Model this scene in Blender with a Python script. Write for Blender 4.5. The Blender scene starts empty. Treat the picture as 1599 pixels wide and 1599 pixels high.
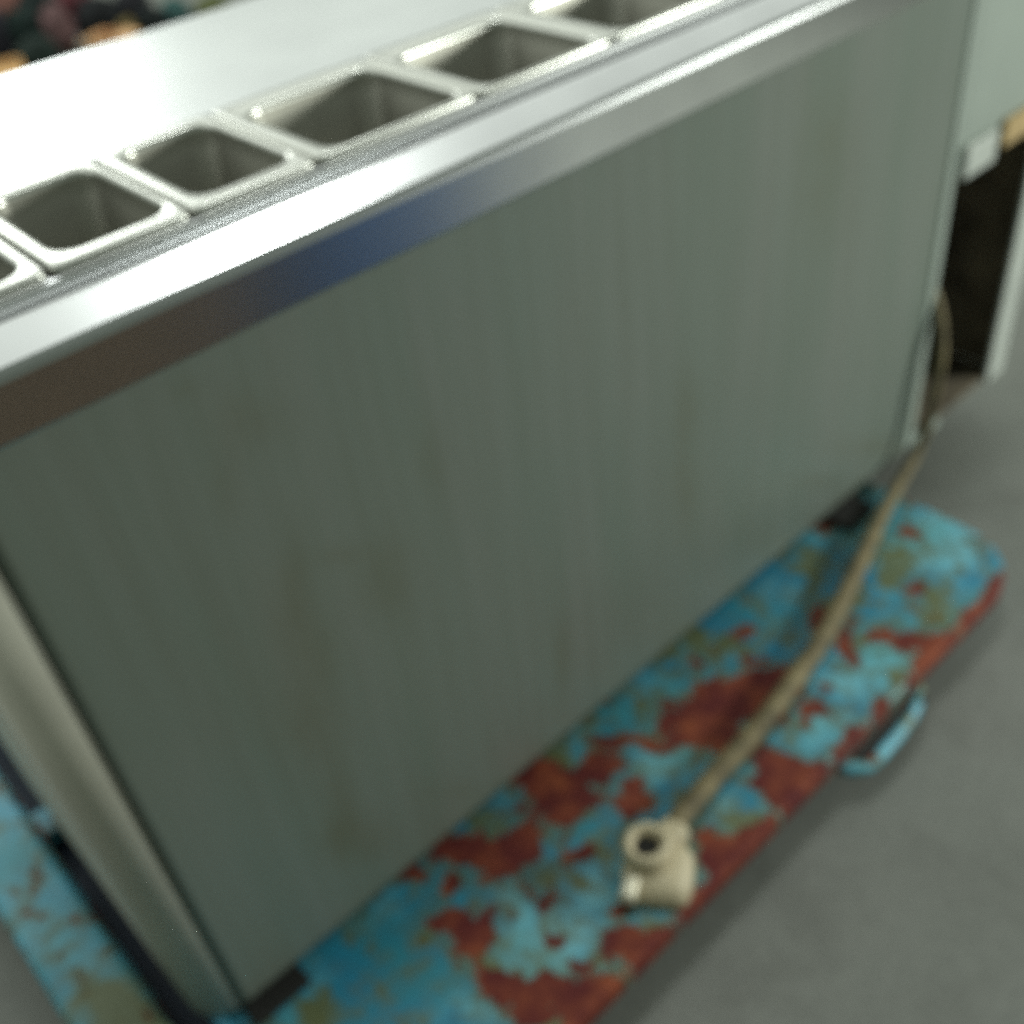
import bpy, bmesh, math, random
from mathutils import Vector, Matrix, noise

# ------------------------------------------------------------------ camera
scene = bpy.context.scene
C = scene.collection
cam_data = bpy.data.cameras.new("camera")
cam = bpy.data.objects.new("camera", cam_data)
C.objects.link(cam)
cam.matrix_world = Matrix((
    (0.7201071, 0.4932367, -0.4880199, -0.3249),
    (-0.6881451, 0.4175665, -0.5933755, -0.7231),
    (-0.0888938, 0.7631224, 0.6401110, 1.4241),
    (0, 0, 0, 1)))
cam_data.sensor_width = 36
cam_data.lens = 38.32
cam_data.shift_x = -0.0252
cam_data.shift_y = -0.0064
cam_data.clip_start = 0.05
cam_data.clip_end = 60
cam_data.dof.use_dof = True            # the phone focused too close: the whole picture is soft
cam_data.dof.focus_distance = 0.42
cam_data.dof.aperture_fstop = 4.8
scene.camera = cam

# ------------------------------------------------------------------ light
world = bpy.data.worlds.new("World")
scene.world = world
world.use_nodes = True
bgn = world.node_tree.nodes["Background"]
bgn.inputs[0].default_value = (0.74, 0.90, 0.73, 1)
bgn.inputs[1].default_value = 0.185

def area_light(name, loc, target, sx, sy, power, color):
    d = bpy.data.lights.new(name, 'AREA')
    d.shape = 'RECTANGLE'; d.size = sx; d.size_y = sy
    d.energy = power; d.color = color
    o = bpy.data.objects.new(name, d); C.objects.link(o)
    o.location = loc
    o.rotation_euler = (Vector(target) - Vector(loc)).to_track_quat('-Z', 'Y').to_euler()
    return o

# evenly lit white ceiling
area_light("ceiling_light", (1.2, 3.55, 2.95), (1.2, 3.55, 0), 9.0, 7.4, 200, (0.95, 1.0, 0.95))
# bright open shop front on the far side of the counter
area_light("window_light", (0.95, 4.9, 2.6), (0.2, 0.3, 1.0), 1.6, 0.95, 44, (0.95, 1.0, 0.97))
# fluorescent batten over the counter
area_light("ceiling_batten", (0.70, 0.09, 2.6), (0.70, 0.09, 0), 0.36, 0.16, 7.5, (0.95, 1.0, 0.97))
# doorway to the right of the counter
area_light("door_light", (3.05, -2.3, 1.60), (0.5, -0.1, 0.3), 0.4, 0.4, 84, (0.95, 1.0, 0.93))

scene.view_settings.view_transform = 'Standard'
scene.view_settings.look = 'None'
scene.view_settings.gamma = 1
scene.view_settings.use_curve_mapping = False
scene.view_settings.exposure = 0.0
scene.cycles.use_denoising = False
scene.cycles.max_bounces = 8

# bare, stained and faded patches of the trolley deck (x, y, 2x2 shape) and drip stains of the panel (x, z, shape), metres
RUST = [ (0.222,0.002,27.629,-26.475,-17.146,-15.725), (0.219,-0.036,33.307,-32.933,-29.378,-27.132), (0.277,-0.05,28.717,-29.722,-25.558,-23.548), (0.229,-0.053,27.624,-27.624,-40.893,-37.847), (0.201,-0.069,46.729,-46.729,-34.579,-32.087), (0.068,-0.001,21.802,-18.708,-36.009,-33.618), (0.106,-0.051,18.012,-16.407,-26.84,-25.057), (0.142,-0.06,31.426,-29.616,-21.985,-20.434), (-0.001,0.013,48.235,-38.314,-41.051,-38.314), (-0.052,0.018,71.301,-53.476,-70.452,-66.208), (0.035,-0.04,67.289,-57.246,-41.679,-39.168), (0.01,-0.092,21.587,-18.656,-34.113,-32.248), (0.004,-0.116,44.404,-39.062,-41.066,-39.062), (0.094,-0.132,64.862,-62.599,-61.091,-57.32), (0.064,-0.182,66.644,-64.978,-64.978,-61.646), (-0.012,-0.173,29.195,-26.581,-40.089,-38.128), (0.01,-0.219,17.942,-17.101,-40.789,-39.248), (0.036,-0.236,16.13,-15.976,-48.85,-46.853), (-0.02,-0.224,33.581,-31.813,-45.953,-44.185), (0.348,-0.059,12.712,-14.106,-67.742,-61.821), (0.437,-0.102,10.368,-12.462,-22.295,-20.153), (0.437,-0.165,20.108,-25.515,-38.527,-35.147), (0.268,-0.12,26.954,-29.445,-41.676,-38.505), (0.173,-0.126,35.947,-36.754,-57.353,-53.718), (0.119,-0.248,18.178,-19.456,-38.628,-36.781), (0.438,-0.23,17.152,-23.004,-26.031,-23.912), (0.427,-0.264,21.349,-29.202,-25.153,-23.067), (0.281,-0.25,33.421,-40.98,-27.453,-25.861), (0.298,-0.268,22.087,-27.609,-31.75,-29.756), (0.545,-0.202,30.371,-42.832,-55.292,-50.23), (0.954,-0.094,26.561,-42.341,-40.5,-34.451), (0.846,-0.182,25.466,-41.049,-60.053,-52.452), (0.741,-0.218,19.848,-31.312,-34.905,-31.141), (0.769,-0.266,12.952,-21.619,-30.087,-26.7), (0.697,-0.169,43.824,-64.907,-22.741,-20.372), (0.608,-0.193,49.766,-71.721,-62.939,-56.352), (0.894,-0.001,36.995,-53.08,-47.451,-40.614), (0.716,-0.111,43.47,-62.37,-31.185,-27.72), (0.544,-0.149,25.892,-34.606,-21.535,-19.294), (0.439,-0.241,24.076,-32.234,-36.612,-33.627), (0.607,-0.04,36.223,-46.147,-63.514,-56.071), (0.571,-0.086,37.169,-47.673,-50.097,-44.441), (0.53,-0.122,17.029,-22.064,-24.536,-21.972), (0.446,-0.081,28.824,-34.195,-29.719,-26.855), (0.583,-0.145,29.973,-41.113,-38.991,-35.012), (0.49,-0.095,19.977,-24.807,-25.685,-23.051), (0.953,0.016,24.432,-35.996,-28.666,-24.432), (0.298,-0.111,39.783,-43.4,-90.416,-83.183), (0.156,-0.281,29.378,-33.801,-51.175,-48.648), (0.06,-0.269,23.731,-24.905,-49.341,-47.226), (0.336,-0.273,29.854,-38.546,-57.063,-52.906), (0.248,-0.282,34.061,-42.346,-61.677,-58.455), (-0.026,-0.072,55.217,-45.529,-98.808,-93.965), (0.066,-0.221,47.17,-47.17,-93.482,-88.336), (0.144,-0.209,63.228,-66.556,-87.632,-83.195) ]
OLIVE = [ (-0.034,-0.077,33.311,-27.276,-41.035,-38.863), (-0.181,-0.038,24.152,-16.651,-37.653,-36.153), (0.003,-0.254,33.133,-32.666,-72.332,-69.532), (0.169,-0.247,15.917,-17.815,-44.393,-42.056), (0.9,-0.123,22.747,-36.169,-18.341,-15.882), (0.936,-0.205,26.437,-45.993,-52.511,-45.631), (0.818,-0.237,25.735,-43.102,-23.998,-21.156), (0.796,-0.032,26.586,-37.179,-17.239,-14.955), (0.143,-0.145,22.179,-22.359,-41.833,-39.128), (0.519,0.011,17.201,-20.019,-41.965,-37.368), (0.317,-0.047,15.597,-16.667,-49.389,-45.261), (0.743,-0.081,19.976,-28.37,-18.297,-16.031), (0.563,-0.038,11.154,-13.877,-36.888,-32.848), (0.27,0.005,40.185,-39.832,-23.089,-20.974), (0.115,-0.008,22.231,-19.785,-54.91,-51.13), (0.836,-0.123,21.849,-33.657,-13.435,-11.667), (0.763,-0.125,19.752,-29.24,-18.545,-16.216), (0.354,-0.238,19.115,-24.267,-32.265,-29.961), (0.389,-0.302,24.898,-33.952,-39.611,-36.895), (0.213,-0.282,28.303,-33.643,-44.323,-41.653), (-0.001,-0.139,49.032,-43.708,-31.1,-29.419), (0.208,-0.149,28.211,-29.871,-26.853,-25.043), (0.874,-0.21,21.106,-35.572,-18.331,-16.052), (0.546,-0.282,27.708,-41.824,-38.948,-35.55), (0.356,-0.267,17.334,-22.703,-39.576,-36.662), (0.676,-0.258,30.718,-48.666,-45.215,-40.728), (0.405,-0.027,24.533,-27.401,-64.36,-57.988), (0.021,-0.041,31.96,-26.674,-42.293,-39.89) ]
LIGHT = [ (0.382,-0.244,62.125,-81.078,-75.813,-70.549), (0.33,-0.244,48.422,-60.918,-49.464,-45.298), (0.344,-0.206,38.437,-47.066,-47.458,-43.928), (0.231,-0.267,41.912,-49.619,-53.955,-51.065), (0.651,-0.212,10.493,-15.713,-20.986,-18.824), (0.524,-0.225,13.651,-19.144,-26.385,-23.972), (0.707,-0.238,15.183,-23.92,-38.243,-34.089), (0.997,-0.149,8.638,-14.644,-12.45,-10.64), (0.025,-0.188,16.162,-15.354,-23.875,-22.773), (0.337,-0.1,15.456,-17.406,-23.784,-21.758), (0.269,-0.187,40.563,-46.933,-39.557,-36.876), (0.912,-0.143,13.556,-22.06,-36.478,-31.549), (0.09,-0.176,18.431,-18.27,-22.536,-21.329), (0.07,-0.106,46.458,-42.923,-14.518,-13.761), (-0.052,-0.174,20.529,-17.982,-39.709,-38.211), (0.153,-0.169,29.346,-30.324,-42.307,-39.617), (0.944,-0.158,8.854,-14.852,-31.774,-27.347) ]
STAIN= [ (-0.05,0.67,21.64,-6.11,-9.65,-11.9), (-0.06,0.55,24.16,-6.6,-14.57,-15.67), (-0.02,0.92,22.09,-6.84,-21.02,-37.74), (-0.05,0.89,63.68,-20.18,-12.36,-20.65), (0.03,0.73,31.83,-7.68,-68.42,-98.43), (-0.04,0.32,16.91,-4.06,-20.96,-18.5), (-0.02,0.18,15.38,-3.32,-40.9,-32.67), (0.15,0.77,59.93,-11.89,-14.66,-24.27), (-0.03,0.61,41.21,-10.89,-17.2,-20.15), (-0.06,0.97,57.33,-19.42,-72.13,-136.86), (1.05,0.26,8.11,1.63,-30.36,-51.76), (0.9,0.28,8.9,1.26,-38.58,-62.3), (0.14,0.23,11.97,-1.89,-52.56,-50.18), (0.29,0.35,83.63,-8.7,-10.82,-12.94), (0.54,0.62,33.27,-0.11,-9.07,-16.5), (0.81,0.85,18.01,2.45,-3.35,-9.57), (0.54,0.48,31.07,-0.13,-9.25,-14.41), (-0.05,0.42,46.66,-11.87,-10.62,-10.08), (-0.02,0.74,68.13,-18.96,-14.3,-19.6), (0.07,0.67,29.49,-6.69,-13.13,-18.03) ]

# ------------------------------------------------------------------ material helpers
def new_mat(name):
    m = bpy.data.materials.new(name); m.use_nodes = True
    nt = m.node_tree
    b = nt.nodes["Principled BSDF"]
    return m, nt, b

def node(nt, t, **kw):
    n = nt.nodes.new(t)
    for k, v in kw.items():
        setattr(n, k, v)
    return n

def noise_tex(nt, scale, detail=4, rough=0.55, stretch=None, coord='Object', distort=0.0):
    tc = node(nt, 'ShaderNodeTexCoord')
    n = node(nt, 'ShaderNodeTexNoise')
    n.inputs['Scale'].default_value = scale
    n.inputs['Detail'].default_value = detail
    n.inputs['Roughness'].default_value = rough
    n.inputs['Distortion'].default_value = distort
    if stretch:
        mp = node(nt, 'ShaderNodeMapping')
        mp.inputs['Scale'].default_value = stretch
        nt.links.new(tc.outputs[coord], mp.inputs[0]); nt.links.new(mp.outputs[0], n.inputs[0])
    else:
        nt.links.new(tc.outputs[coord], n.inputs[0])
    return n

def ramp(nt, src, stops):
    r = node(nt, 'ShaderNodeValToRGB')
    el = r.color_ramp.elements
    while len(el) < len(stops):
        el.new(0.5)
    for e, (p, c) in zip(el, stops):
        e.position = p
        e.color = (c, c, c, 1) if not isinstance(c, tuple) else (*c, 1)
    nt.links.new(src, r.inputs[0])
    return r

def mixc(nt, fac, a, b, blend='MIX'):
    m = node(nt, 'ShaderNodeMix', data_type='RGBA', blend_type=blend)
    for sock, v in ((m.inputs[0], fac), (m.inputs[6], a), (m.inputs[7], b)):
        if isinstance(v, (int, float)):
            sock.default_value = v
        elif isinstance(v, tuple):
            sock.default_value = (*v, 1)
        else:
            nt.links.new(v, sock)
    return m.outputs[2]

def bump(nt, b, src, strength, dist):
    bp = node(nt, 'ShaderNodeBump')
    bp.inputs['Strength'].default_value = strength
    bp.inputs['Distance'].default_value = dist
    nt.links.new(src, bp.inputs['Height'])
    nt.links.new(bp.outputs[0], b.inputs['Normal'])

def mathn(nt, op, a, b=None, clamp=False):
    m = node(nt, 'ShaderNodeMath', operation=op); m.use_clamp = clamp
    for i, v in enumerate((a, b)):
        if v is None: continue
        if isinstance(v, (int, float)): m.inputs[i].default_value = v
        else: nt.links.new(v, m.inputs[i])
    return m.outputs[0]

def steel(name, col, rough, stretch=(2, 60, 60), smudge=0.12, wav=0.0, col2=None, bmp=0.10):
    """brushed stainless steel with smudges"""
    m, nt, b = new_mat(name)
    n1 = noise_tex(nt, 5, 5)
    n2 = noise_tex(nt, 6, 3, stretch=stretch)
    c2 = col2 or tuple(c * 0.8 for c in col)
    r1 = ramp(nt, n1.outputs[0], [(0.35, 0.0), (0.7, 1.0)])
    c = mixc(nt, r1.outputs[0], col, c2)
    nt.links.new(c, b.inputs['Base Color'])
    b.inputs['Metallic'].default_value = 1.0
    rr = mathn(nt, 'MULTIPLY_ADD', n1.outputs[0], smudge)
    rr.node.inputs[2].default_value = rough - smudge * 0.5
    nt.links.new(rr, b.inputs['Roughness'])
    h = n2.outputs[0]
    if wav:
        n3 = noise_tex(nt, 2.2, 1)
        h = mathn(nt, 'ADD', mathn(nt, 'MULTIPLY', n2.outputs[0], 0.005), mathn(nt, 'MULTIPLY', n3.outputs[0], wav))
        bump(nt, b, h, 1.0, 0.02)
    else:
        bump(nt, b, h, bmp, 0.002)
    return m

def plain(name, col, rough=0.6, metal=0.0, var=0.25, scale=14, bmp=0.15, bd=0.002, spec=0.5):
    m, nt, b = new_mat(name)
    n = noise_tex(nt, scale, 5)
    r = ramp(nt, n.outputs[0], [(0.3, 0.0), (0.7, 1.0)])
    c = mixc(nt, r.outputs[0], tuple(x * (1 - var) for x in col), tuple(min(1, x * (1 + var)) for x in col))
    nt.links.new(c, b.inputs['Base Color'])
    b.inputs['Roughness'].default_value = rough
    b.inputs['Metallic'].default_value = metal
    b.inputs['Specular IOR Level'].default_value = spec
    if bmp: bump(nt, b, n.outputs[0], bmp, bd)
    return m

M = {}
M['top'] = steel('countertop_steel', (0.76, 0.78, 0.77), 0.36, stretch=(1.5, 70, 70), smudge=0.16, wav=0.10)
M['lip'] = steel('lip_steel', (0.68, 0.69, 0.69), 0.23, stretch=(1.2, 80, 80), smudge=0.10, wav=0.0, bmp=0.02)
M['pan'] = steel('pan_steel', (0.69, 0.695, 0.64), 0.32, stretch=(30, 30, 4), smudge=0.14)
M['pan_inside'] = plain('dull_shaded_pan_inside', (0.31, 0.305, 0.26), 0.48, 0.75, 0.18, 10, 0.05)  # duller pan steel, also darkened for the shade inside the pans
M['well'] = plain('well_steel', (0.10, 0.10, 0.09), 0.5, 0.6)
M['inner'] = plain('insulation_dark', (0.14, 0.115, 0.08), 0.8, 0, 0.7, 9)
M['cream'] = plain('cream_enamel', (0.60, 0.58, 0.49), 0.45, 0.0, 0.10, 5, 0.04)
M['pale'] = plain('pale_enamel', (0.36, 0.41, 0.36), 0.45, 0.0, 0.08, 6, 0.04)
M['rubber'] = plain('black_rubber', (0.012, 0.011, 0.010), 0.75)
M['white'] = plain('white_plastic', (0.52, 0.55, 0.50), 0.5, 0.0, 0.08)
M['tan'] = plain('tan_foam', (0.50, 0.36, 0.17), 0.8)
M['cable'] = plain('cable_sheath', (0.185, 0.148, 0.075), 0.7, 0.0, 0.55, 22, 0.4)
M['plug'] = plain('plug_plastic', (0.58, 0.50, 0.33), 0.5, 0.0, 0.12, 40, 0.05)
M['hole'] = plain('plug_hole_dark', (0.015, 0.013, 0.01), 0.7)
M['pin'] = plain('plug_pin_metal', (0.85, 0.80, 0.62), 0.4, 0.2, 0.1)
M['tyre'] = plain('tyre_rubber', (0.018, 0.017, 0.016), 0.8)
M['copper'] = plain('copper_pipe', (0.30, 0.14, 0.07), 0.4, 1.0)
M['motor'] = plain('compressor_paint', (0.012, 0.012, 0.012), 0.5)

# floor: worn grey concrete
m, nt, b = new_mat('concrete_floor')
n1 = noise_tex(nt, 1.6, 6); n2 = noise_tex(nt, 38, 4); n3 = noise_tex(nt, 7, 5, distort=0.6)
c = mixc(nt, ramp(nt, n1.outputs[0], [(0.3, 0.0), (0.7, 1.0)]).outputs[0], (0.170, 0.183, 0.158), (0.238, 0.245, 0.220))
c = mixc(nt, mathn(nt, 'MULTIPLY', ramp(nt, n3.outputs[0], [(0.48, 0.0), (0.70, 1.0)]).outputs[0], 0.45), c, (0.115, 0.118, 0.10))
c = mixc(nt, mathn(nt, 'MULTIPLY', n2.outputs[0], 0.3), c, (0.12, 0.125, 0.115))
n4 = noise_tex(nt, 130, 3, 0.7)
c = mixc(nt, mathn(nt, 'MULTIPLY', ramp(nt, n4.outputs[0], [(0.52, 0.0), (0.70, 1.0)]).outputs[0], 0.55), c, (0.07, 0.072, 0.065))
c = mixc(nt, mathn(nt, 'MULTIPLY', ramp(nt, n4.outputs[0], [(0.28, 1.0), (0.42, 0.0)]).outputs[0], 0.4), c, (0.33, 0.33, 0.31))
nt.links.new(c, b.inputs['Base Color'])
b.inputs['Roughness'].default_value = 0.62
bump(nt, b, n2.outputs[0], 0.25, 0.003)
M['floor'] = m

# front panel: greenish galvanised sheet with drip stains (attribute stain)
m, nt, b = new_mat('galvanised_panel')
st = node(nt, 'ShaderNodeAttribute', attribute_name='stain')
ns = noise_tex(nt, 3.2, 5, 0.6, stretch=(3.0, 1, 0.35), distort=0.3)
nf = noise_tex(nt, 9, 5, 0.6, stretch=(6.0, 1, 0.25))
nb = noise_tex(nt, 2.0, 3)
c = mixc(nt, ramp(nt, ns.outputs[0], [(0.32, 0.0), (0.68, 1.0)]).outputs[0], (0.190, 0.230, 0.192), (0.225, 0.248, 0.217))
c = mixc(nt, mathn(nt, 'MULTIPLY', ramp(nt, nf.outputs[0], [(0.40, 0.0), (0.75, 1.0)]).outputs[0], 0.40), c, (0.162, 0.182, 0.142))
c = mixc(nt, mathn(nt, 'MULTIPLY', ramp(nt, nb.outputs[0], [(0.45, 0.0), (0.75, 1.0)]).outputs[0], 0.35), c, (0.180, 0.238, 0.203))
nd = noise_tex(nt, 26, 5, 0.65)
sf = mathn(nt, 'MULTIPLY', st.outputs['Fac'], mathn(nt, 'ADD', nd.outputs[0], 0.25), clamp=True)
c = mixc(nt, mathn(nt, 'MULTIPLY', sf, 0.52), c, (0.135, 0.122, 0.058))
nt.links.new(c, b.inputs['Base Color'])
b.inputs['Metallic'].default_value = 0.15
b.inputs['Roughness'].default_value = 0.42
bump(nt, b, mathn(nt, 'ADD', nb.outputs[0], mathn(nt, 'MULTIPLY', nd.outputs[0], 0.06)), 0.3, 0.01)
M['panel'] = m

def paint_material(name, use_attr):
    """chipped blue paint over rusty steel; where the paint is off is stored in the mesh"""
    m, nt, b = new_mat(name)
    nd = noise_tex(nt, 42, 6, 0.68, distort=0.4); nl = noise_tex(nt, 9, 4); ne = noise_tex(nt, 120, 3)
    if use_attr:
        R_ = node(nt, 'ShaderNodeAttribute', attribute_name='rust').outputs['Fac']
        O_ = node(nt, 'ShaderNodeAttribute', attribute_name='olive').outputs['Fac']
        L_ = node(nt, 'ShaderNodeAttribute', attribute_name='light').outputs['Fac']
    else:
        a = noise_tex(nt, 13, 3, 0.5, distort=0.5); o = noise_tex(nt, 9, 3); l = noise_tex(nt, 5, 3)
        R_ = ramp(nt, a.outputs[0], [(0.48, 0.0), (0.76, 1.0)]).outputs[0]
        O_ = ramp(nt, o.outputs[0], [(0.45, 0.0), (0.75, 1.0)]).outputs[0]
        L_ = ramp(nt, l.outputs[0], [(0.35, 0.0), (0.7, 1.0)]).outputs[0]
    wob = mathn(nt, 'MULTIPLY', mathn(nt, 'SUBTRACT', nd.outputs[0], 0.5), 1.15)
    blue = mixc(nt, L_, (0.014, 0.22, 0.37), (0.17, 0.50, 0.60))
    blue = mixc(nt, mathn(nt, 'MULTIPLY', ramp(nt, nl.outputs[0], [(0.42, 0.0), (0.68, 1.0)]).outputs[0], 0.45), blue, (0.045, 0.25, 0.21))
    of = ramp(nt, mathn(nt, 'ADD', O_, wob), [(0.25, 0.0), (0.72, 1.0)]).outputs[0]
    olive = mixc(nt, nl.outputs[0], (0.085, 0.12, 0.035), (0.20, 0.18, 0.065))
    c = mixc(nt, mathn(nt, 'MULTIPLY', of, 0.9), blue, olive)
    halo = ramp(nt, mathn(nt, 'ADD', R_, wob), [(0.02, 0.0), (0.42, 1.0)]).outputs[0]
    c = mixc(nt, mathn(nt, 'MULTIPLY', halo, 0.72), c, (0.12, 0.13, 0.042))
    nr = noise_tex(nt, 24, 4, 0.6)
    rust = mixc(nt, ramp(nt, nr.outputs[0], [(0.42, 0.0), (0.72, 1.0)]).outputs[0], (0.115, 0.010, 0.009), (0.30, 0.068, 0.022))
    rf = ramp(nt, mathn(nt, 'ADD', R_, wob), [(0.40, 0.0), (0.58, 1.0)]).outputs[0]
    c = mixc(nt, rf, c, rust)
    nt.links.new(c, b.inputs['Base Color'])
    rg = mathn(nt, 'MULTIPLY_ADD', rf, 0.35); rg.node.inputs[2].default_value = 0.42
    nt.links.new(rg, b.inputs['Roughness'])
    h = mathn(nt, 'ADD', mathn(nt, 'MULTIPLY', rf, -1.0), mathn(nt, 'MULTIPLY', ne.outputs[0], 0.5))
    bump(nt, b, h, 0.6, 0.0015)
    return m
M['deck'] = paint_material('chipped_blue_paint', True)
M['navy'] = plain('gap_shade_navy', (0.012, 0.025, 0.05), 0.6)  # dark navy carries the shade of the gap beside the rail
M['loop'] = plain('light_blue_paint', (0.13, 0.40, 0.45), 0.45, 0, 0.25, 25, 0.1)
M['blue'] = paint_material('blue_paint_worn', False)

# ------------------------------------------------------------------ mesh helpers
def link(name, me, mat, parent=None, smooth=False):
    o = bpy.data.objects.new(name, me)
    C.objects.link(o)
    if mat: me.materials.append(M[mat] if isinstance(mat, str) else mat)
    if parent: o.parent = parent
    if smooth:
        me.polygons.foreach_set('use_smooth', [True] * len(me.polygons))
    return o

def from_bm(name, bm, mat, parent=None, smooth=False):
    bmesh.ops.recalc_face_normals(bm, faces=bm.faces)
    me = bpy.data.meshes.new(name); bm.to_mesh(me); bm.free()
    return link(name, me, mat, parent, smooth)

def box_bm(x0, x1, y0, y1, z0, z1, bev=0.0, seg=2, bm=None):
    b2 = bmesh.new()
    bmesh.ops.create_cube(b2, size=1)
    for v in b2.verts:
        v.co = Vector(((x0 + x1) / 2 + v.co.x * (x1 - x0), (y0 + y1) / 2 + v.co.y * (y1 - y0), (z0 + z1) / 2 + v.co.z * (z1 - z0)))
    if bev:
        bmesh.ops.bevel(b2, geom=list(b2.edges), offset=bev, segments=seg, affect='EDGES', profile=0.5)
    if bm is None: return b2
    tmp = bpy.data.meshes.new('tmp'); b2.to_mesh(tmp); b2.free(); bm.from_mesh(tmp); bpy.data.meshes.remove(tmp)
    return bm

def box(name, x0, x1, y0, y1, z0, z1, mat, parent=None, bev=0.0, seg=2):
    return from_bm(name, box_bm(x0, x1, y0, y1, z0, z1, bev, seg), mat, parent)

def thing(name, label, cat, loc=(0, 0, 0), group=None):
    o = bpy.data.objects.new(name, None); C.objects.link(o)
    o.empty_display_size = 0.1
    o.location = loc
    tag(o, label, cat, group)
    return o

def tag(o, label, cat, group=None):
    o['label'] = label; o['category'] = cat
    if group: o['group'] = group
    return o

def rrect(x0, x1, y0, y1, r, n=5):
    """rounded rectangle outline, counter-clockwise"""
    pts = []
    for cx, cy, a0 in ((x1 - r, y1 - r, 0), (x0 + r, y1 - r, 90), (x0 + r, y0 + r, 180), (x1 - r, y0 + r, 270)):
        for i in range(n + 1):
            a = math.radians(a0 + 90 * i / n)
            pts.append((cx + r * math.cos(a), cy + r * math.sin(a)))
    return pts

def loft(name, rings, mat, parent=None, cap0=True, cap1=True, smooth=True, closed=True):
    """rings: lists of the same number of 3D points"""
    bm = bmesh.new()
    vs = [[bm.verts.new(p) for p in r] for r in rings]
    n = len(rings[0])
    for a, b in zip(vs, vs[1:]):
        for i in range(n if closed else n - 1):
            j = (i + 1) % n
            bm.faces.new((a[i], a[j], b[j], b[i]))
    if cap0: bm.faces.new(list(reversed(vs[0])))
    if cap1: bm.faces.new(vs[-1])
    return from_bm(name, bm, mat, parent, smooth)

def extrude_profile(name, prof, x0, x1, mat, parent=None, smooth=False, nseg=1):
    """profile in (y, z) swept along x"""
    rings = [[(x0 + (x1 - x0) * k / nseg, y, z) for y, z in prof] for k in range(nseg + 1)]
    return loft(name, rings, mat, parent, True, True, smooth)

def catmull(pts, n=10):
    pts = [Vector(p) for p in pts]
    P = [2 * pts[0] - pts[1]] + pts + [2 * pts[-1] - pts[-2]]
    out = []
    for i in range(1, len(P) - 2):
        a, b, c, d = P[i - 1:i + 3]
        for k in range(n):
            t = k / n
            out.append(0.5 * ((2 * b) + (c - a) * t + (2 * a - 5 * b + 4 * c - d) * t * t + (3 * b - a - 3 * c + d) * t ** 3))
    out.append(pts[-1])
    return out

def tube(name, path, rad, mat, parent=None, seg=10, flat=1.0):
    rings = []
    for i, p in enumerate(path):
        t = (path[min(i + 1, len(path) - 1)] - path[max(i - 1, 0)]).normalized()
        s = t.cross(Vector((0, 0, 1)))
        s = s.normalized() if s.length > 1e-4 else Vector((1, 0, 0))
        u = s.cross(t).normalized()
        r = rad(i / (len(path) - 1)) if callable(rad) else rad
        rings.append([p + s * (r * math.cos(2 * math.pi * k / seg)) + u * (r * flat * math.sin(2 * math.pi * k / seg)) for k in range(seg)])
    return loft(name, rings, mat, parent)

def set_attr(me, name, fn):
    at = me.attributes.new(name, 'FLOAT', 'POINT')
    at.data.foreach_set('value', [fn(v.co) for v in me.vertices])

def blob_field(blobs, x, y):
    s = 0.0
    for cx, cy, a, b, c, d in blobs:
        dx, dy = x - cx, y - cy
        if abs(dx) > 0.25 or abs(dy) > 0.25: continue
        u = a * dx + b * dy; v = c * dx + d * dy
        q = u * u + v * v
        if q < 9: s += math.exp(-q * 0.95)
    return s

# ------------------------------------------------------------------ setting: floor
bm = bmesh.new()
bmesh.ops.create_grid(bm, x_segments=24, y_segments=24, size=14)
floor = from_bm('floor', bm, 'floor')
FZ = 0.10
floor.location.z = FZ
floor['kind'] = 'structure'

# ------------------------------------------------------------------ refrigerated counter
XL, XR = -0.2411, 1.1187      # front panel ends
YF = 0.0128                   # front panel plane
ZB, ZT = 0.212, 1.0888        # panel bottom, countertop
XE = 1.462                    # right end of the whole counter
YB = 0.5214
counter = thing('refrigerated_counter', 'long steel refrigerated prep counter with stained grey front, standing on the rusty blue trolley', 'counter', (0.55, 0.27, ZB))
off = Vector(counter.location)
def under(o, p=counter):
    o.parent = p
    o.matrix_parent_inverse = Matrix.Translation(-Vector(p.location)) if p.parent is None else Matrix.Identity(4)
    return o

# front panel (grid carries its stains)
nx, nz = 130, 84
verts, faces = [], []
for j in range(nz + 1):
    for i in range(nx + 1):
        x = XL + 0.0015 + (XR - XL - 0.0015) * i / nx
        z = ZB + (1.03 - ZB) * j / nz
        dent = 0.0016 * noise.noise(Vector((x * 2.3, 3.1, z * 1.7))) 
        verts.append((x, YF + dent, z))
for j in range(nz):
    for i in range(nx):
        a = j * (nx + 1) + i
        faces.append((a, a + 1, a + nx + 2, a + nx + 1))
me = bpy.data.meshes.new('front_panel'); me.from_pydata(verts, [], faces)
set_attr(me, 'stain', lambda v: min(1.0, 0.75 * blob_field(STAIN, v.x, v.z) * (0.75 + 0.7 * noise.noise(Vector((v.x * 18, 0, v.z * 7))))
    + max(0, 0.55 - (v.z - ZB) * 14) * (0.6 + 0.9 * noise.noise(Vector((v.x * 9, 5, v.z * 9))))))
fp = under(link('front_panel', me, 'panel', None, True))
sol = fp.modifiers.new('sheet', 'SOLIDIFY'); sol.thickness = 0.012; sol.offset = -1
# bottom hem of the panel
under(box('panel_hem', XL + 0.004, XR - 0.001, YF + 0.0135, YF + 0.045, ZB + 0.001, ZB + 0.012, 'pale', None, 0.002))

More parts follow.
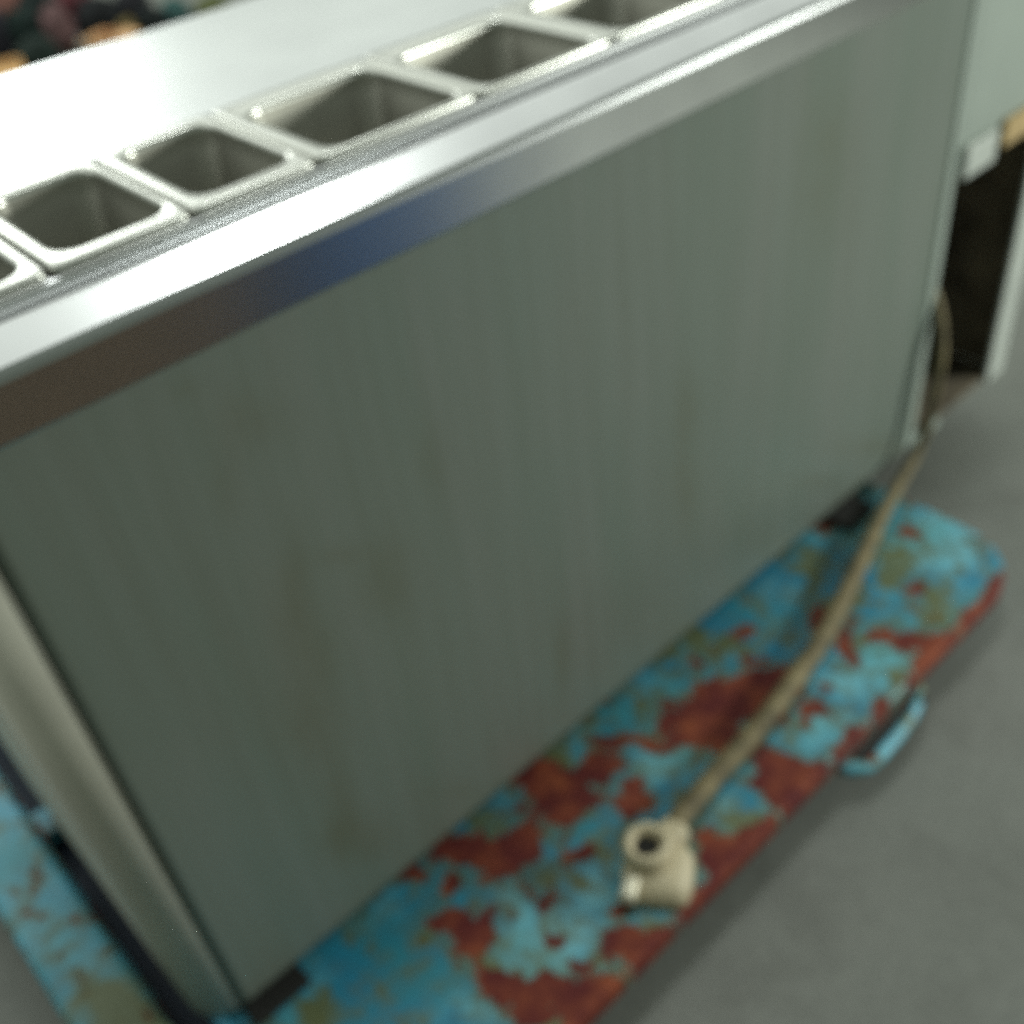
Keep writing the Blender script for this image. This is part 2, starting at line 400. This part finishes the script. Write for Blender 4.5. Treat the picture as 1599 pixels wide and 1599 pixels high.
# rounded cream corner post and side panel on the left
r = 0.044
arc = [(XL - r + r * math.sin(math.radians(a)), YF + 0.004 + r - r * math.cos(math.radians(a))) for a in range(0, -91, -9)]
arc = [(XL - r * math.sin(math.radians(a)), YF + 0.004 + r - r * math.cos(math.radians(a))) for a in range(0, 91, 9)]
prof = arc + [(XL - r, YF + 0.10), (XL - r + 0.01, YF + 0.10), (XL - r + 0.01, YF + 0.03), (XL, YF + 0.018)]
post = loft('corner_post', [[(x, y, ZB - 0.002) for x, y in prof], [(x, y, 1.035) for x, y in prof]], 'cream', None, True, True, False)
for p in post.data.polygons:
    p.use_smooth = abs(p.normal.z) < 0.5
under(post)
under(box('side_panel', XL - r, XL - r + 0.012, YF + 0.101, YB - 0.02, ZB - 0.002, 1.035, 'cream', None, 0.002))
under(box('back_panel', XL - r + 0.013, XE - 0.002, YB - 0.032, YB - 0.02, ZB, 1.035, 'pale', None, 0.001))
under(box('base_tray', XL - r + 0.014, 1.117, YF + 0.046, YB - 0.034, ZB + 0.001, ZB + 0.02, 'well', None, 0.001))
under(box('cold_well', XL + 0.01, 0.66, 0.050, 0.225, 0.90, 0.905, 'well', None, 0.0))

# compressor compartment on the right, its cover missing
bay = under(box('compartment_post', XR + 0.002, XR + 0.028, YF - 0.003, YF + 0.05, ZB + 0.002, 1.03, 'pale', None, 0.004))
under(box('compartment_panel', XR + 0.0285, XE - 0.001, YF - 0.001, YF + 0.014, 0.715, 1.03, 'pale', None, 0.003))
under(box('end_post', 1.402, XE, YF - 0.002, YF + 0.008, ZB - 0.006, 0.7145, 'white', None, 0.004))
under(box('bay_wall', XR + 0.004, XR + 0.012, YF + 0.0505, YB - 0.033, ZB + 0.021, 1.03, 'inner', None))
under(box('bay_back', XR + 0.0125, XE - 0.013, YB - 0.040, YB - 0.033, ZB + 0.021, 1.03, 'inner', None))
under(box('end_panel', XE - 0.012, XE, YF + 0.009, YB - 0.033, ZB, 1.03, 'pale', None, 0.002))
under(box('bay_liner', XE - 0.0185, XE - 0.0125, YF + 0.0095, YB - 0.0415, ZB + 0.0065, 0.7215, 'inner', None))
under(box('bay_ceiling', XR + 0.0125, XE - 0.0190, YF + 0.02, YB - 0.041, 0.722, 0.730, 'inner', None))
under(box('bay_tray', XR + 0.0125, XE - 0.0190, YF + 0.006, YB - 0.041, ZB - 0.001, ZB + 0.006, 'inner', None, 0.001))
under(box('bay_rail', XR + 0.03, XR + 0.115, YF - 0.004, YF + 0.005, ZB - 0.006, ZB + 0.012, 'pale', None, 0.002))
under(box('white_trim', XR + 0.035, XR + 0.125, YF - 0.012, YF - 0.0015, 0.700, 0.752, 'white', None, 0.004))
under(box('tan_trim', XR + 0.145, XR + 0.255, YF - 0.012, YF - 0.0015, 0.712, 0.755, 'tan', None, 0.004))
# compressor seen as a black shape in the bay
ring = lambda rad, z: [(1.27 + rad * math.cos(2 * math.pi * k / 24), 0.25 + rad * math.sin(2 * math.pi * k / 24), z) for k in range(24)]
under(loft('compressor', [ring(0.07, 0.222), ring(0.092, 0.25), ring(0.094, 0.36), ring(0.08, 0.41), ring(0.04, 0.432)], 'motor'))
under(tube('copper_pipe', catmull([(1.30, 0.20, 0.41), (1.33, 0.14, 0.47), (1.36, 0.12, 0.40), (1.365, 0.14, 0.28)]), 0.005, 'copper', None, 8))

# feet: black rubber blocks peeping out under the front
for x in (-0.205, 0.93):
    under(box('foot', x - 0.038, x + 0.038, -0.016 if x < 0 else -0.034, 0.075, 0.2008, ZB - 0.0005 if x > 0 else ZB - 0.003, 'rubber', None, 0.003))
for x in (-0.17, 0.93):
    under(box('foot', x - 0.05, x + 0.05, 0.40, 0.47, 0.2008, ZB - 0.0005, 'rubber', None, 0.003))

# countertop: flat sheet behind the pans, downturned at the back
top = extrude_profile('countertop', [(0.2135, ZT - 0.004), (0.216, ZT), (YB - 0.004, ZT), (YB, ZT - 0.004), (YB, 1.036), (YB - 0.003, 1.036), (YB - 0.004, ZT - 0.006), (0.214, ZT - 0.006)], -0.300, XE + 0.02, 'top')
under(top)
t2 = under(box('countertop_end', 0.642, XE + 0.02, 0.040, 0.2125, ZT - 0.006, ZT - 0.0005, 'top', None, 0.001))
under(box('countertop_end', -0.2995, -0.2335, 0.050, 0.2125, ZT - 0.006, ZT - 0.0005, 'top', None, 0.001))
under(box('end_apron', -0.2995, -0.2965, 0.0295, YB - 0.005, 1.036, ZT - 0.0125, 'top', None, 0.001))
# front rail the pans hang on, with its groove
under(extrude_profile('pan_rail', [(0.0285, 1.062), (0.0285, ZT - 0.007), (0.030, ZT - 0.004), (0.0335, ZT - 0.004), (0.035, ZT - 0.007), (0.049, ZT - 0.008), (0.049, 1.06)], -0.300, XE + 0.02, 'lip'))
under(box('pan_rail_back', -0.299, 0.64, 0.208, 0.2125, ZT - 0.012, ZT - 0.008, 'well', None))
# lip: groove, sloping bullnose, vertical apron
lip_prof = [(0.0270, 1.074), (0.019, 1.073), (0.0155, 1.0785), (0.0125, 1.0800), (0.009, 1.0790), (-0.0150, 1.0645), (-0.0188, 1.0610), (-0.0200, 1.0560),
            (-0.0200, 1.0150), (-0.0185, 1.0125), (-0.0150, 1.0120), (0.0100, 1.0120), (0.0100, 1.0140), (-0.015, 1.0145), (-0.0165, 1.018), (-0.0165, 1.052), (0.012, 1.073), (0.0270, 1.068)]
under(extrude_profile('front_lip', lip_prof, -0.300, XE + 0.02, 'lip', None, False, 1))

# ------------------------------------------------------------------ food pans
def make_pan(x0, x1, oy0, oy1, dl, dr, label, depth=0.10, tilt=0.0):
    """x0..x1 outer flange, opening inset by dl / dr and oy0..oy1"""
    y0, y1 = 0.0395, 0.2195
    dl -= 0.004; dr -= 0.005; oy0 -= 0.004; oy1 += 0.004
    dl = max(dl, 0.0095); dr = max(dr, 0.0095)
    n = 6
    fl = ZT + 0.001
    rings = []
    def ringat(ax0, ax1, ay0, ay1, rr, z): rings.append([(x, y, z) for x, y in rrect(ax0, ax1, ay0, ay1, rr, n)])
    g = 0.0018
    ringat(x0 + g, x1 - g, y0, y1, 0.008, fl - 0.0065)
    ringat(x0 + g, x1 - g, y0, y1, 0.008, fl - 0.003)
    ringat(x0 + g + 0.0012, x1 - g - 0.0012, y0 + 0.0012, y1 - 0.0012, 0.0072, fl - 0.0006)
    ringat(x0 + g + 0.003, x1 - g - 0.003, y0 + 0.003, y1 - 0.003, 0.006, fl)
    a, b_, c_, d_ = x0 + dl, x1 - dr, oy0, oy1
    rc = 0.020
    ringat(a - 0.0035, b_ + 0.0035, c_ - 0.0035, d_ + 0.0035, rc + 0.003, fl - 0.0005)
    ringat(a - 0.0012, b_ + 0.0012, c_ - 0.0012, d_ + 0.0012, rc + 0.001, fl - 0.0016)
    ringat(a, b_, c_, d_, rc, fl - 0.0060)
    ringat(a + 0.0015, b_ - 0.0015, c_ + 0.0015, d_ - 0.0015, rc, fl - 0.020)
    ringat(a + 0.0035, b_ - 0.0035, c_ + 0.0035, d_ - 0.0035, rc, fl - 0.022)
    ringat(a + 0.009, b_ - 0.009, c_ + 0.009, d_ - 0.009, rc, fl - depth + 0.012)
    ringat(a + 0.013, b_ - 0.013, c_ + 0.013, d_ - 0.013, rc, fl - depth + 0.003)
    ringat(a + 0.022, b_ - 0.022, c_ + 0.022, d_ - 0.022, rc - 0.006, fl - depth)
    o = loft('food_pan', rings, 'pan', None, False, True, True)
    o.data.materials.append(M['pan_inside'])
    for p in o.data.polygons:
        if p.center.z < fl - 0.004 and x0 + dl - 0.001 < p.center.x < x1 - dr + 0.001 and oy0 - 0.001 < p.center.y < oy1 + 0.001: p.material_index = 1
    cx, cy = (x0 + x1) / 2, (y0 + y1) / 2
    o.data.transform(Matrix.Translation((-cx, -cy, -fl)))
    o.location = (cx, cy, fl)
    o.rotation_euler = (0, tilt, tilt * 0.6)
    tag(o, label, 'food pan', 'steel food pans set along the counter front')
    return o
P_ = 0.1157
make_pan(-2 * P_, -P_, 0.058, 0.199, 0.018, 0.018, 'steel food pan cut off by the left picture edge, only its right corner showing')
make_pan(-P_, 0, 0.062, 0.198, 0.0195, 0.013, 'narrow empty steel food pan, nearest one seen whole beside the left picture edge', tilt=0.004)
make_pan(0, P_, 0.063, 0.201, 0.0205, 0.0115, 'narrow empty steel food pan touching the wide pans, second one seen whole', tilt=-0.003)
make_pan(P_, 0.290, 0.053, 0.188, 0.0235, 0.0125, 'wide empty steel food pan right next to the narrow pans', tilt=0.002)
make_pan(0.290, 0.464, 0.049, 0.186, 0.022, 0.017, 'wide empty steel food pan between the other wide one and the cut off farthest pan')
make_pan(0.464, 0.638, 0.050, 0.190, 0.026, 0.014, 'farthest steel food pan, cut off by the top picture edge')

# ------------------------------------------------------------------ platform trolley
ZD = 0.200; TH = 0.034
trolley = thing('platform_trolley', 'low platform trolley with chipped light blue paint and dark red rust under the counter', 'trolley', (0.32, 0.14, FZ))
DX0, DX1, DY0, DY1, DR = -0.268, 1.022, -0.268, 0.80, 0.105
def inside_pt(x, y):
    """pull a grid point into the rounded right-hand corner of the deck"""
    for cy, s in ((DY0 + DR, -1), (DY1 - DR, 1)):
        cx = DX1 - DR
        if x > cx and (y - cy) * s > 0:
            dx, dy = x - cx, y - cy
            # square-to-circle
            mx = max(abs(dx), abs(dy)); l = math.hypot(dx, dy)
            if l > 1e-9:
                k = mx / l
                return cx + dx * k, cy + dy * k
    return x, y
xs = [DX0 + (DX1 - DR - DX0) * i / 300 for i in range(300)] + [DX1 - DR + DR * i / 26 for i in range(27)]
ys = [DY0 + DR * i / 26 for i in range(26)] + [DY0 + DR + (0.03 - DY0 - DR) * i / 48 for i in range(48)] + [0.03 + (DY1 - DR - 0.03) * i / 12 for i in range(12)] + [DY1 - DR + DR * i / 10 for i in range(11)]
NX, NY = len(xs), len(ys)
verts = []
for y in ys:
    for x in xs:
        px, py = inside_pt(x, y)
        verts.append((px, py, ZD))
faces = []
for j in range(NY - 1):
    for i in range(NX - 1):
        a = j * NX + i
        faces.append((a, a + 1, a + NX + 1, a + NX))
# rolled edge: boundary loop swept outward and down
loop = [j * NX for j in range(NY - 1, 0, -1)] + list(range(0, NX)) + [(j + 1) * NX - 1 for j in range(1, NY)] + [(NY - 1) * NX + i for i in range(NX - 2, 0, -1)]
ctr = Vector((0.37, 0.166, 0))
prev = loop
nl_ = len(loop)
norms = []
for k in range(nl_):
    a = Vector(verts[loop[k - 1]]); b_ = Vector(verts[loop[(k + 1) % nl_]])
    t = (b_ - a).normalized(); norms.append(Vector((t.y, -t.x, 0)))
for (o_, z_) in ((0.0035, -0.0012), (0.0062, -0.0040), (0.0075, -0.0085), (0.0075, -TH + 0.006), (0.0060, -TH + 0.002), (0.0030, -TH), (-0.030, -TH)):
    cur = []
    for k in range(nl_):
        v = Vector(verts[loop[k]]) + norms[k] * o_
        w = 0.0012 * noise.noise(Vector((v.x * 14, v.y * 14, 2)))
        cur.append(len(verts)); verts.append((v.x + norms[k].x * w, v.y + norms[k].y * w, ZD + z_ + w * 0.5))
    for k in range(nl_):
        k2 = (k + 1) % nl_
        faces.append((prev[k], cur[k], cur[k2], prev[k2]))
    prev = cur
me = bpy.data.meshes.new('deck'); me.from_pydata(verts, [], faces)
bmx = bmesh.new(); bmx.from_mesh(me); bmesh.ops.recalc_face_normals(bmx, faces=bmx.faces); bmx.to_mesh(me); bmx.free()
def nz2(v, f, s): return noise.fractal(Vector((v.x * f, v.y * f, s)), 0.8, 2.0, 4)
def warp(v):
    a = Vector((v.x * 17, v.y * 17, 1.3)); c = Vector((v.x * 48, v.y * 48, 4.4))
    return (v.x + 0.022 * noise.noise(a) + 0.010 * noise.noise(c), v.y + 0.018 * noise.noise(a + Vector((9, 3, 5))) + 0.009 * noise.noise(c + Vector((2, 8, 1))))
def rust_f(v):
    e = min(v.y - DY0, 1.0)
    edge = max(0.0, 1.0 - max(0.0, e) / 0.016) * (0.42 + 0.75 * noise.noise(Vector((v.x * 16, 3.7, 0)))) if v.x < 0.93 else max(0.0, 1.0 - max(0.0, e) / 0.02) * 0.8
    side = 0.35 if v.z < ZD - 0.003 and v.x > 0.95 and v.y > -0.2 else 0.0
    f = blob_field(RUST, *warp(v)) * 0.92 + edge
    if v.y > 0.03: f += 0.3
    return max(0.0, min(1.3, f + 0.32 * nz2(v, 17, 0.0) + 0.34 * nz2(v, 40, 3.0) + 0.11 - side))
set_attr(me, 'rust', rust_f)
set_attr(me, 'olive', lambda v: max(0.0, min(1.0, (0.55 * blob_field(OLIVE, *warp(v)) + 0.15) * (0.9 + 1.0 * nz2(v, 30, 9.0)) + 0.30 * nz2(v, 12, 7.0) + 0.35 * nz2(v, 40, 17.0) + 0.08)))
set_attr(me, 'light', lambda v: max(0.0, min(1.0, 0.9 * blob_field(LIGHT, *warp(v)) + 0.15 + 0.7 * nz2(v, 6, 11.0) + 0.3 * nz2(v, 30, 13.0))))
deck = under(link('deck', me, 'deck', None, True), trolley)

# raised end rail on the left (angle bar with a worn top)
rail_prof = []
_rp = rrect(-0.398, -0.312, 0.0, 0.030, 0.009, 3)
for k, (p0, p1) in enumerate(zip(_rp, _rp[1:] + _rp[:1])):
    m_ = max(1, round(math.dist(p0, p1) / 0.005))
    rail_prof += [(p0[0] + (p1[0] - p0[0]) * q / m_, p0[1] + (p1[1] - p0[1]) * q / m_) for q in range(m_)]
rings = []
for k in range(241):
    y = -0.27 + 1.07 * k / 240
    w = 0.0015 * noise.noise(Vector((0, y * 9, 4)))
    rings.append([(x + w, y, ZD - 0.012 + z) for x, z in rail_prof])
rail = loft('end_rail', rings, 'deck', None, True, True, True)
set_attr(rail.data, 'rust', lambda v: max(0.0, 0.10 + 0.50 * nz2(v, 18, 21.0) + 0.25 * nz2(v, 40, 5.0)))
set_attr(rail.data, 'olive', lambda v: max(0.0, min(1.0, 1.1 * math.exp(-((v.x + 0.350) / 0.03) ** 2 - ((v.y - 0.10) / 0.08) ** 2) + 0.12 + 0.3 * nz2(v, 14, 2.0))))
set_attr(rail.data, 'light', lambda v: max(0.0, min(1.0, 0.45 + 0.5 * nz2(v, 9, 8.0))))
under(rail, trolley)
under(box('rail_web', -0.3115, -0.3085, -0.262, 0.795, ZD - 0.05, ZD - 0.014, 'blue', None, 0.001), trolley)
# dark strip added for the shade in the rail gap, then the under frame
under(box('gap_shade_strip', -0.3075, -0.262, -0.255, 0.790, 0.119, 0.128, 'navy', None, 0.001), trolley)
for y in (-0.16, 0.48):
    under(box('frame_beam', -0.390, 0.98, y - 0.025, y + 0.025, 0.140, ZD - TH - 0.001, 'blue', None, 0.003), trolley)
for x in (-0.22, 0.32, 0.86):
    under(box('cross_member', x - 0.02, x + 0.02, -0.134, 0.454, 0.142, ZD - TH - 0.0015, 'blue', None, 0.003), trolley)
# wheels
def wheel(cx, cy):
    R, W = 0.027, 0.024
    zc = FZ + R + 0.0003
    prof = [(0.6, -1), (0.93, -1), (1, -0.8), (1, 0.8), (0.93, 1), (0.6, 1)]
    rings = [[(R * q * math.cos(2 * math.pi * k / 24), W / 2 * s, R * q * math.sin(2 * math.pi * k / 24)) for k in range(24)] for q, s in prof]
    rings.append(rings[0])
    t = loft('wheel', rings, 'tyre', trolley, False, False, True)
    t.location = Vector((cx, cy, zc)) - Vector(trolley.location)
    prof = [(0.2, -0.95), (0.60, -0.8), (0.60, 0.8), (0.2, 0.95)]
    rings = [[(R * q * math.cos(2 * math.pi * k / 20), W / 2 * s, R * q * math.sin(2 * math.pi * k / 20)) for k in range(20)] for q, s in prof]
    loft('hub', rings, 'blue', t, True, True, False)
    for s in (-1, 1):
        under(box('fork', cx - 0.012, cx + 0.012, cy + s * 0.0155 - 0.0015, cy + s * 0.0155 + 0.0015, FZ + 0.018, 0.165, 'blue', None, 0.001), trolley)
for cx in (-0.16, 0.80):
    for cy in (-0.09, 0.42):
        wheel(cx, cy)
# bent bar loop welded to the front edge
lp = catmull([(0.520, -0.262, 0.172), (0.532, -0.285, 0.166), (0.556, -0.300, 0.163), (0.610, -0.301, 0.163), (0.665, -0.296, 0.164), (0.700, -0.286, 0.165), (0.716, -0.272, 0.169), (0.718, -0.256, 0.174)], 8)
under(box('dark_slot_block', 0.548, 0.708, -0.294, -0.2765, 0.135, 0.166, 'rubber', None, 0.004), trolley)  # black block added to darken the slot behind the loop
under(tube('strap_loop', [p + Vector((0, 0.004, -0.008)) for p in lp], 0.0115, 'blue', None, 10, 0.9), trolley)

# ------------------------------------------------------------------ power cord
cord = thing('power_cord', 'dusty beige power cord running from the open compartment to a plug on the rusty deck', 'power cord', (0.2248, -0.205, ZD))
pth = catmull([(1.215, 0.30, 0.60), (1.190, 0.16, 0.575), (1.158, 0.04, 0.535), (1.139, -0.016, 0.44), (1.124, -0.024, 0.300), (1.098, -0.026, 0.245), (1.030, -0.038, 0.2265),
               (0.955, -0.056, 0.222), (0.832, -0.094, 0.2190), (0.674, -0.141, 0.2180), (0.494, -0.173, 0.2180), (0.380, -0.182, 0.2185), (0.305, -0.190, 0.221), (0.262, -0.198, 0.228)], 12)
under(tube('cable', pth, lambda t: 0.0080 + 0.0072 * min(1, max(0, (t - 0.35) * 3)), 'cable', None, 12, 0.9), cord)
# plug: rounded body tapering up to a ring-shaped boss
def ell(cx, cy, rx, ry, z, rot=0.6, n=28, p=4.2):
    out = []
    for k in range(n):
        a = 2 * math.pi * k / n
        ca, sa = math.cos(a), math.sin(a)
        q = (abs(ca) ** p + abs(sa) ** p) ** (-1 / p)
        x, y = rx * q * ca, ry * q * sa
        out.append((cx + x * math.cos(rot) - y * math.sin(rot), cy + x * math.sin(rot) + y * math.cos(rot), z))
    return out
PX, PY = 0.214, -0.200
pb = loft('plug_body', [ell(0.210, -0.221, 0.036, 0.040, ZD + 0.0005), ell(0.210, -0.221, 0.040, 0.043, ZD + 0.004), ell(0.211, -0.220, 0.040, 0.042, ZD + 0.020),
                        ell(0.212, -0.215, 0.037, 0.039, ZD + 0.032), ell(PX, -0.207, 0.034, 0.035, ZD + 0.039), ell(PX, -0.203, 0.026, 0.026, ZD + 0.042)], 'plug')
under(pb, cord)
prof = [(0.0155, 0.030), (0.0155, 0.050), (0.0180, 0.0545), (0.0225, 0.0575), (0.0275, 0.056), (0.0300, 0.050), (0.0305, 0.022)]
bs = loft('boss', [[(PX + r_ * math.cos(2 * math.pi * k / 28), PY + r_ * math.sin(2 * math.pi * k / 28), ZD + z_) for k in range(28)] for r_, z_ in prof], 'plug', None, False, False, True)
for o_ in (pb, bs):
    for v in o_.data.vertices:
        v.co += 0.0022 * noise.noise_vector(v.co * 45)
        v.co.z = ZD + 0.0005 + (v.co.z - ZD) * (0.72 if o_ is pb else 0.97) if v.co.z > ZD + 0.001 else ZD + 0.0005
under(bs, cord)
hl = loft('boss_hole', [[(PX + r_ * math.cos(2 * math.pi * k / 20), PY + r_ * math.sin(2 * math.pi * k / 20), ZD + z_) for k in range(20)] for r_, z_ in ((0.0152, 0.0425), (0.0153, 0.0435))], 'hole', None, True, True, False)
under(hl, cord)
under(from_bm('cable_gland', box_bm(0.222, 0.274, -0.222, -0.184, ZD + 0.008, ZD + 0.041, 0.010, 3), 'plug', None, True), cord)
pn = box_bm(-0.017, 0.017, -0.010, 0.010, -0.011, 0.011, 0.006, 3)
bmesh.ops.transform(pn, matrix=Matrix.Translation((0.167, -0.214, ZD + 0.023)) @ Matrix.Rotation(0.5, 4, 'Z'), verts=pn.verts)
under(from_bm('pin', pn, 'pin', None, True), cord)
# ------------------------------------------------------------------ goods on the floor behind the counter
def sack(x, y, rx, ry, h, col, label, seed, name='cloth_bundle', cat='bundle'):
    bm = bmesh.new()
    bmesh.ops.create_icosphere(bm, subdivisions=4, radius=1)
    for v in bm.verts:
        d = v.co.copy()
        k = 1 + 0.20 * noise.fractal(d * 1.7 + Vector((seed, 0, 0)), 0.7, 2, 4) + 0.06 * abs(noise.noise(d * 6 + Vector((0, seed, 0))))
        z = d.z * k
        zz = h * 0.5 * (1 + z)
        v.co = Vector((d.x * k * rx, d.y * k * ry, max(0.001, zz - 0.04 * h)))
    key = 'cloth_%d' % seed
    M[key] = plain(key, col, 0.85, 0, 0.5, 9, 0.5, 0.02, 0.2)
    o = from_bm(name, bm, key, None, True)
    o.location = (x, y, FZ)
    tag(o, label, cat, 'goods on the floor behind the counter')
    return o

def carton(x, y, w, d, h, rz, label, col):
    M['card_' + label[:12]] = plain('cardboard', col, 0.85, 0, 0.15, 20, 0.1, 0.002, 0.2)
    k = 'card_' + label[:12]
    t = thing('cardboard_box', label, 'box', (x, y, FZ), 'goods on the floor behind the counter')
    th = 0.006
    bm = box_bm(-w / 2, w / 2, -d / 2, d / 2, 0, th)
    for a in ((-w / 2, w / 2, -d / 2, -d / 2 + th), (-w / 2, w / 2, d / 2 - th, d / 2), (-w / 2, -w / 2 + th, -d / 2 + th, d / 2 - th), (w / 2 - th, w / 2, -d / 2 + th, d / 2 - th)):
        box_bm(a[0], a[1], a[2], a[3], th, h, bm=bm)
    o = from_bm('carton', bm, k, t)
    for s in (-1, 1):
        f = box_bm(-w / 2 + 0.004, w / 2 - 0.004, 0, d * 0.45, 0, 0.005)
        bmesh.ops.transform(f, matrix=Matrix.Translation((0, s * d / 2, h)) @ Matrix.Rotation(s * -0.35, 4, 'X') @ Matrix.Scale(s, 4, (0, 1, 0)), verts=f.verts)
        from_bm('flap', f, k, t)
    t.rotation_euler = (0, 0, rz)
    return t
carton(1.53, 3.93, 0.15, 0.12, 0.10, 0.6, 'small open cardboard box among dark bundles beyond the counter edge', (0.62, 0.38, 0.20))
carton(1.08, 3.95, 0.17, 0.13, 0.10, -0.3, 'tan cardboard box at the left picture edge beyond the counter', (0.60, 0.38, 0.17))
for a in ((1.26, 4.02, 0.09, 0.08, 0.15, (0.020, 0.034, 0.028), 'blackish green bundle between the two cardboard boxes'),
          (1.35, 4.30, 0.07, 0.08, 0.20, (0.014, 0.030, 0.026), 'dark green upright bundle left of the greyish maroon one'),
          (1.455, 4.24, 0.06, 0.09, 0.20, (0.20, 0.115, 0.115), 'greyish maroon bundle rising behind the small cardboard box'),
          (1.64, 4.22, 0.10, 0.09, 0.18, (0.018, 0.020, 0.022), 'black bundle straight behind the small open cardboard box'),
          (1.66, 4.02, 0.045, 0.05, 0.12, (0.17, 0.13, 0.05), 'small olive brown bundle touching the small cardboard box'),
          (1.765, 3.98, 0.06, 0.07, 0.15, (0.016, 0.022, 0.022), 'black bundle between the olive brown and the teal bundle'),
          (1.89, 4.02, 0.065, 0.07, 0.14, (0.07, 0.16, 0.15), 'teal bundle at the top picture edge'),
          (1.86, 3.83, 0.05, 0.05, 0.11, (0.03, 0.045, 0.04), 'small dark bundle right against the counter edge'),
          (2.02, 3.93, 0.07, 0.07, 0.13, (0.15, 0.17, 0.07), 'yellowish green bundle where the counter edge leaves the picture'),
          (1.67, 4.52, 0.08, 0.09, 0.20, (0.17, 0.05, 0.06), 'dark red bundle cut off by the top picture edge'),
          (1.46, 4.78, 0.10, 0.10, 0.24, (0.36, 0.17, 0.14), 'faded pink bundle in the top left corner'),
          (1.24, 4.42, 0.08, 0.09, 0.22, (0.035, 0.035, 0.045), 'slate grey bundle at the left picture edge'),
          (1.55, 4.62, 0.09, 0.10, 0.20, (0.02, 0.032, 0.03), 'dark bundle between the faded pink and the dark red one'),
          (1.82, 4.28, 0.08, 0.08, 0.16, (0.03, 0.03, 0.036), 'charcoal bundle behind the teal one at the top picture edge')):
    a = a[:5] + (tuple(c * 0.75 for c in a[5]),) + a[6:]
    sack(*a, seed=int(a[0] * 100 + a[1] * 37))

# drum and box added unseen behind the viewer, for the lip's blue and brown reflections
ring = lambda rad, z: [(rad * 1.4 * math.cos(2 * math.pi * k / 48), rad * 1.4 * math.sin(2 * math.pi * k / 48), z * 1.1) for k in range(48)]
M['drum'] = plain('reflection_drum_blue', (0.085, 0.20, 0.48), 0.4, 0, 0.15, 6, 0.05)
drum = thing('reflection_drum', 'unseen blue drum added to give the steel lip its blue reflection', 'drum', (0.86, -1.28, FZ))
body = loft('drum_body', [ring(0.16, 0.0), ring(0.18, 0.02), ring(0.19, 0.10), ring(0.20, 0.24), ring(0.193, 0.26), ring(0.20, 0.28), ring(0.20, 0.50), ring(0.193, 0.52), ring(0.20, 0.54), ring(0.19, 0.68), ring(0.175, 0.74), ring(0.15, 0.76)], 'drum', drum)
loft('lid', [ring(0.152, 0.7605), ring(0.158, 0.765), ring(0.158, 0.785), ring(0.15, 0.79)], 'rubber', drum, True, True, False)
c_ = carton(0.13, -1.28, 0.66, 0.40, 0.66, 0.05, 'tall brown cardboard box in front of the counter, seen only reflected in the steel lip', (0.30, 0.21, 0.15))
del c_['group']
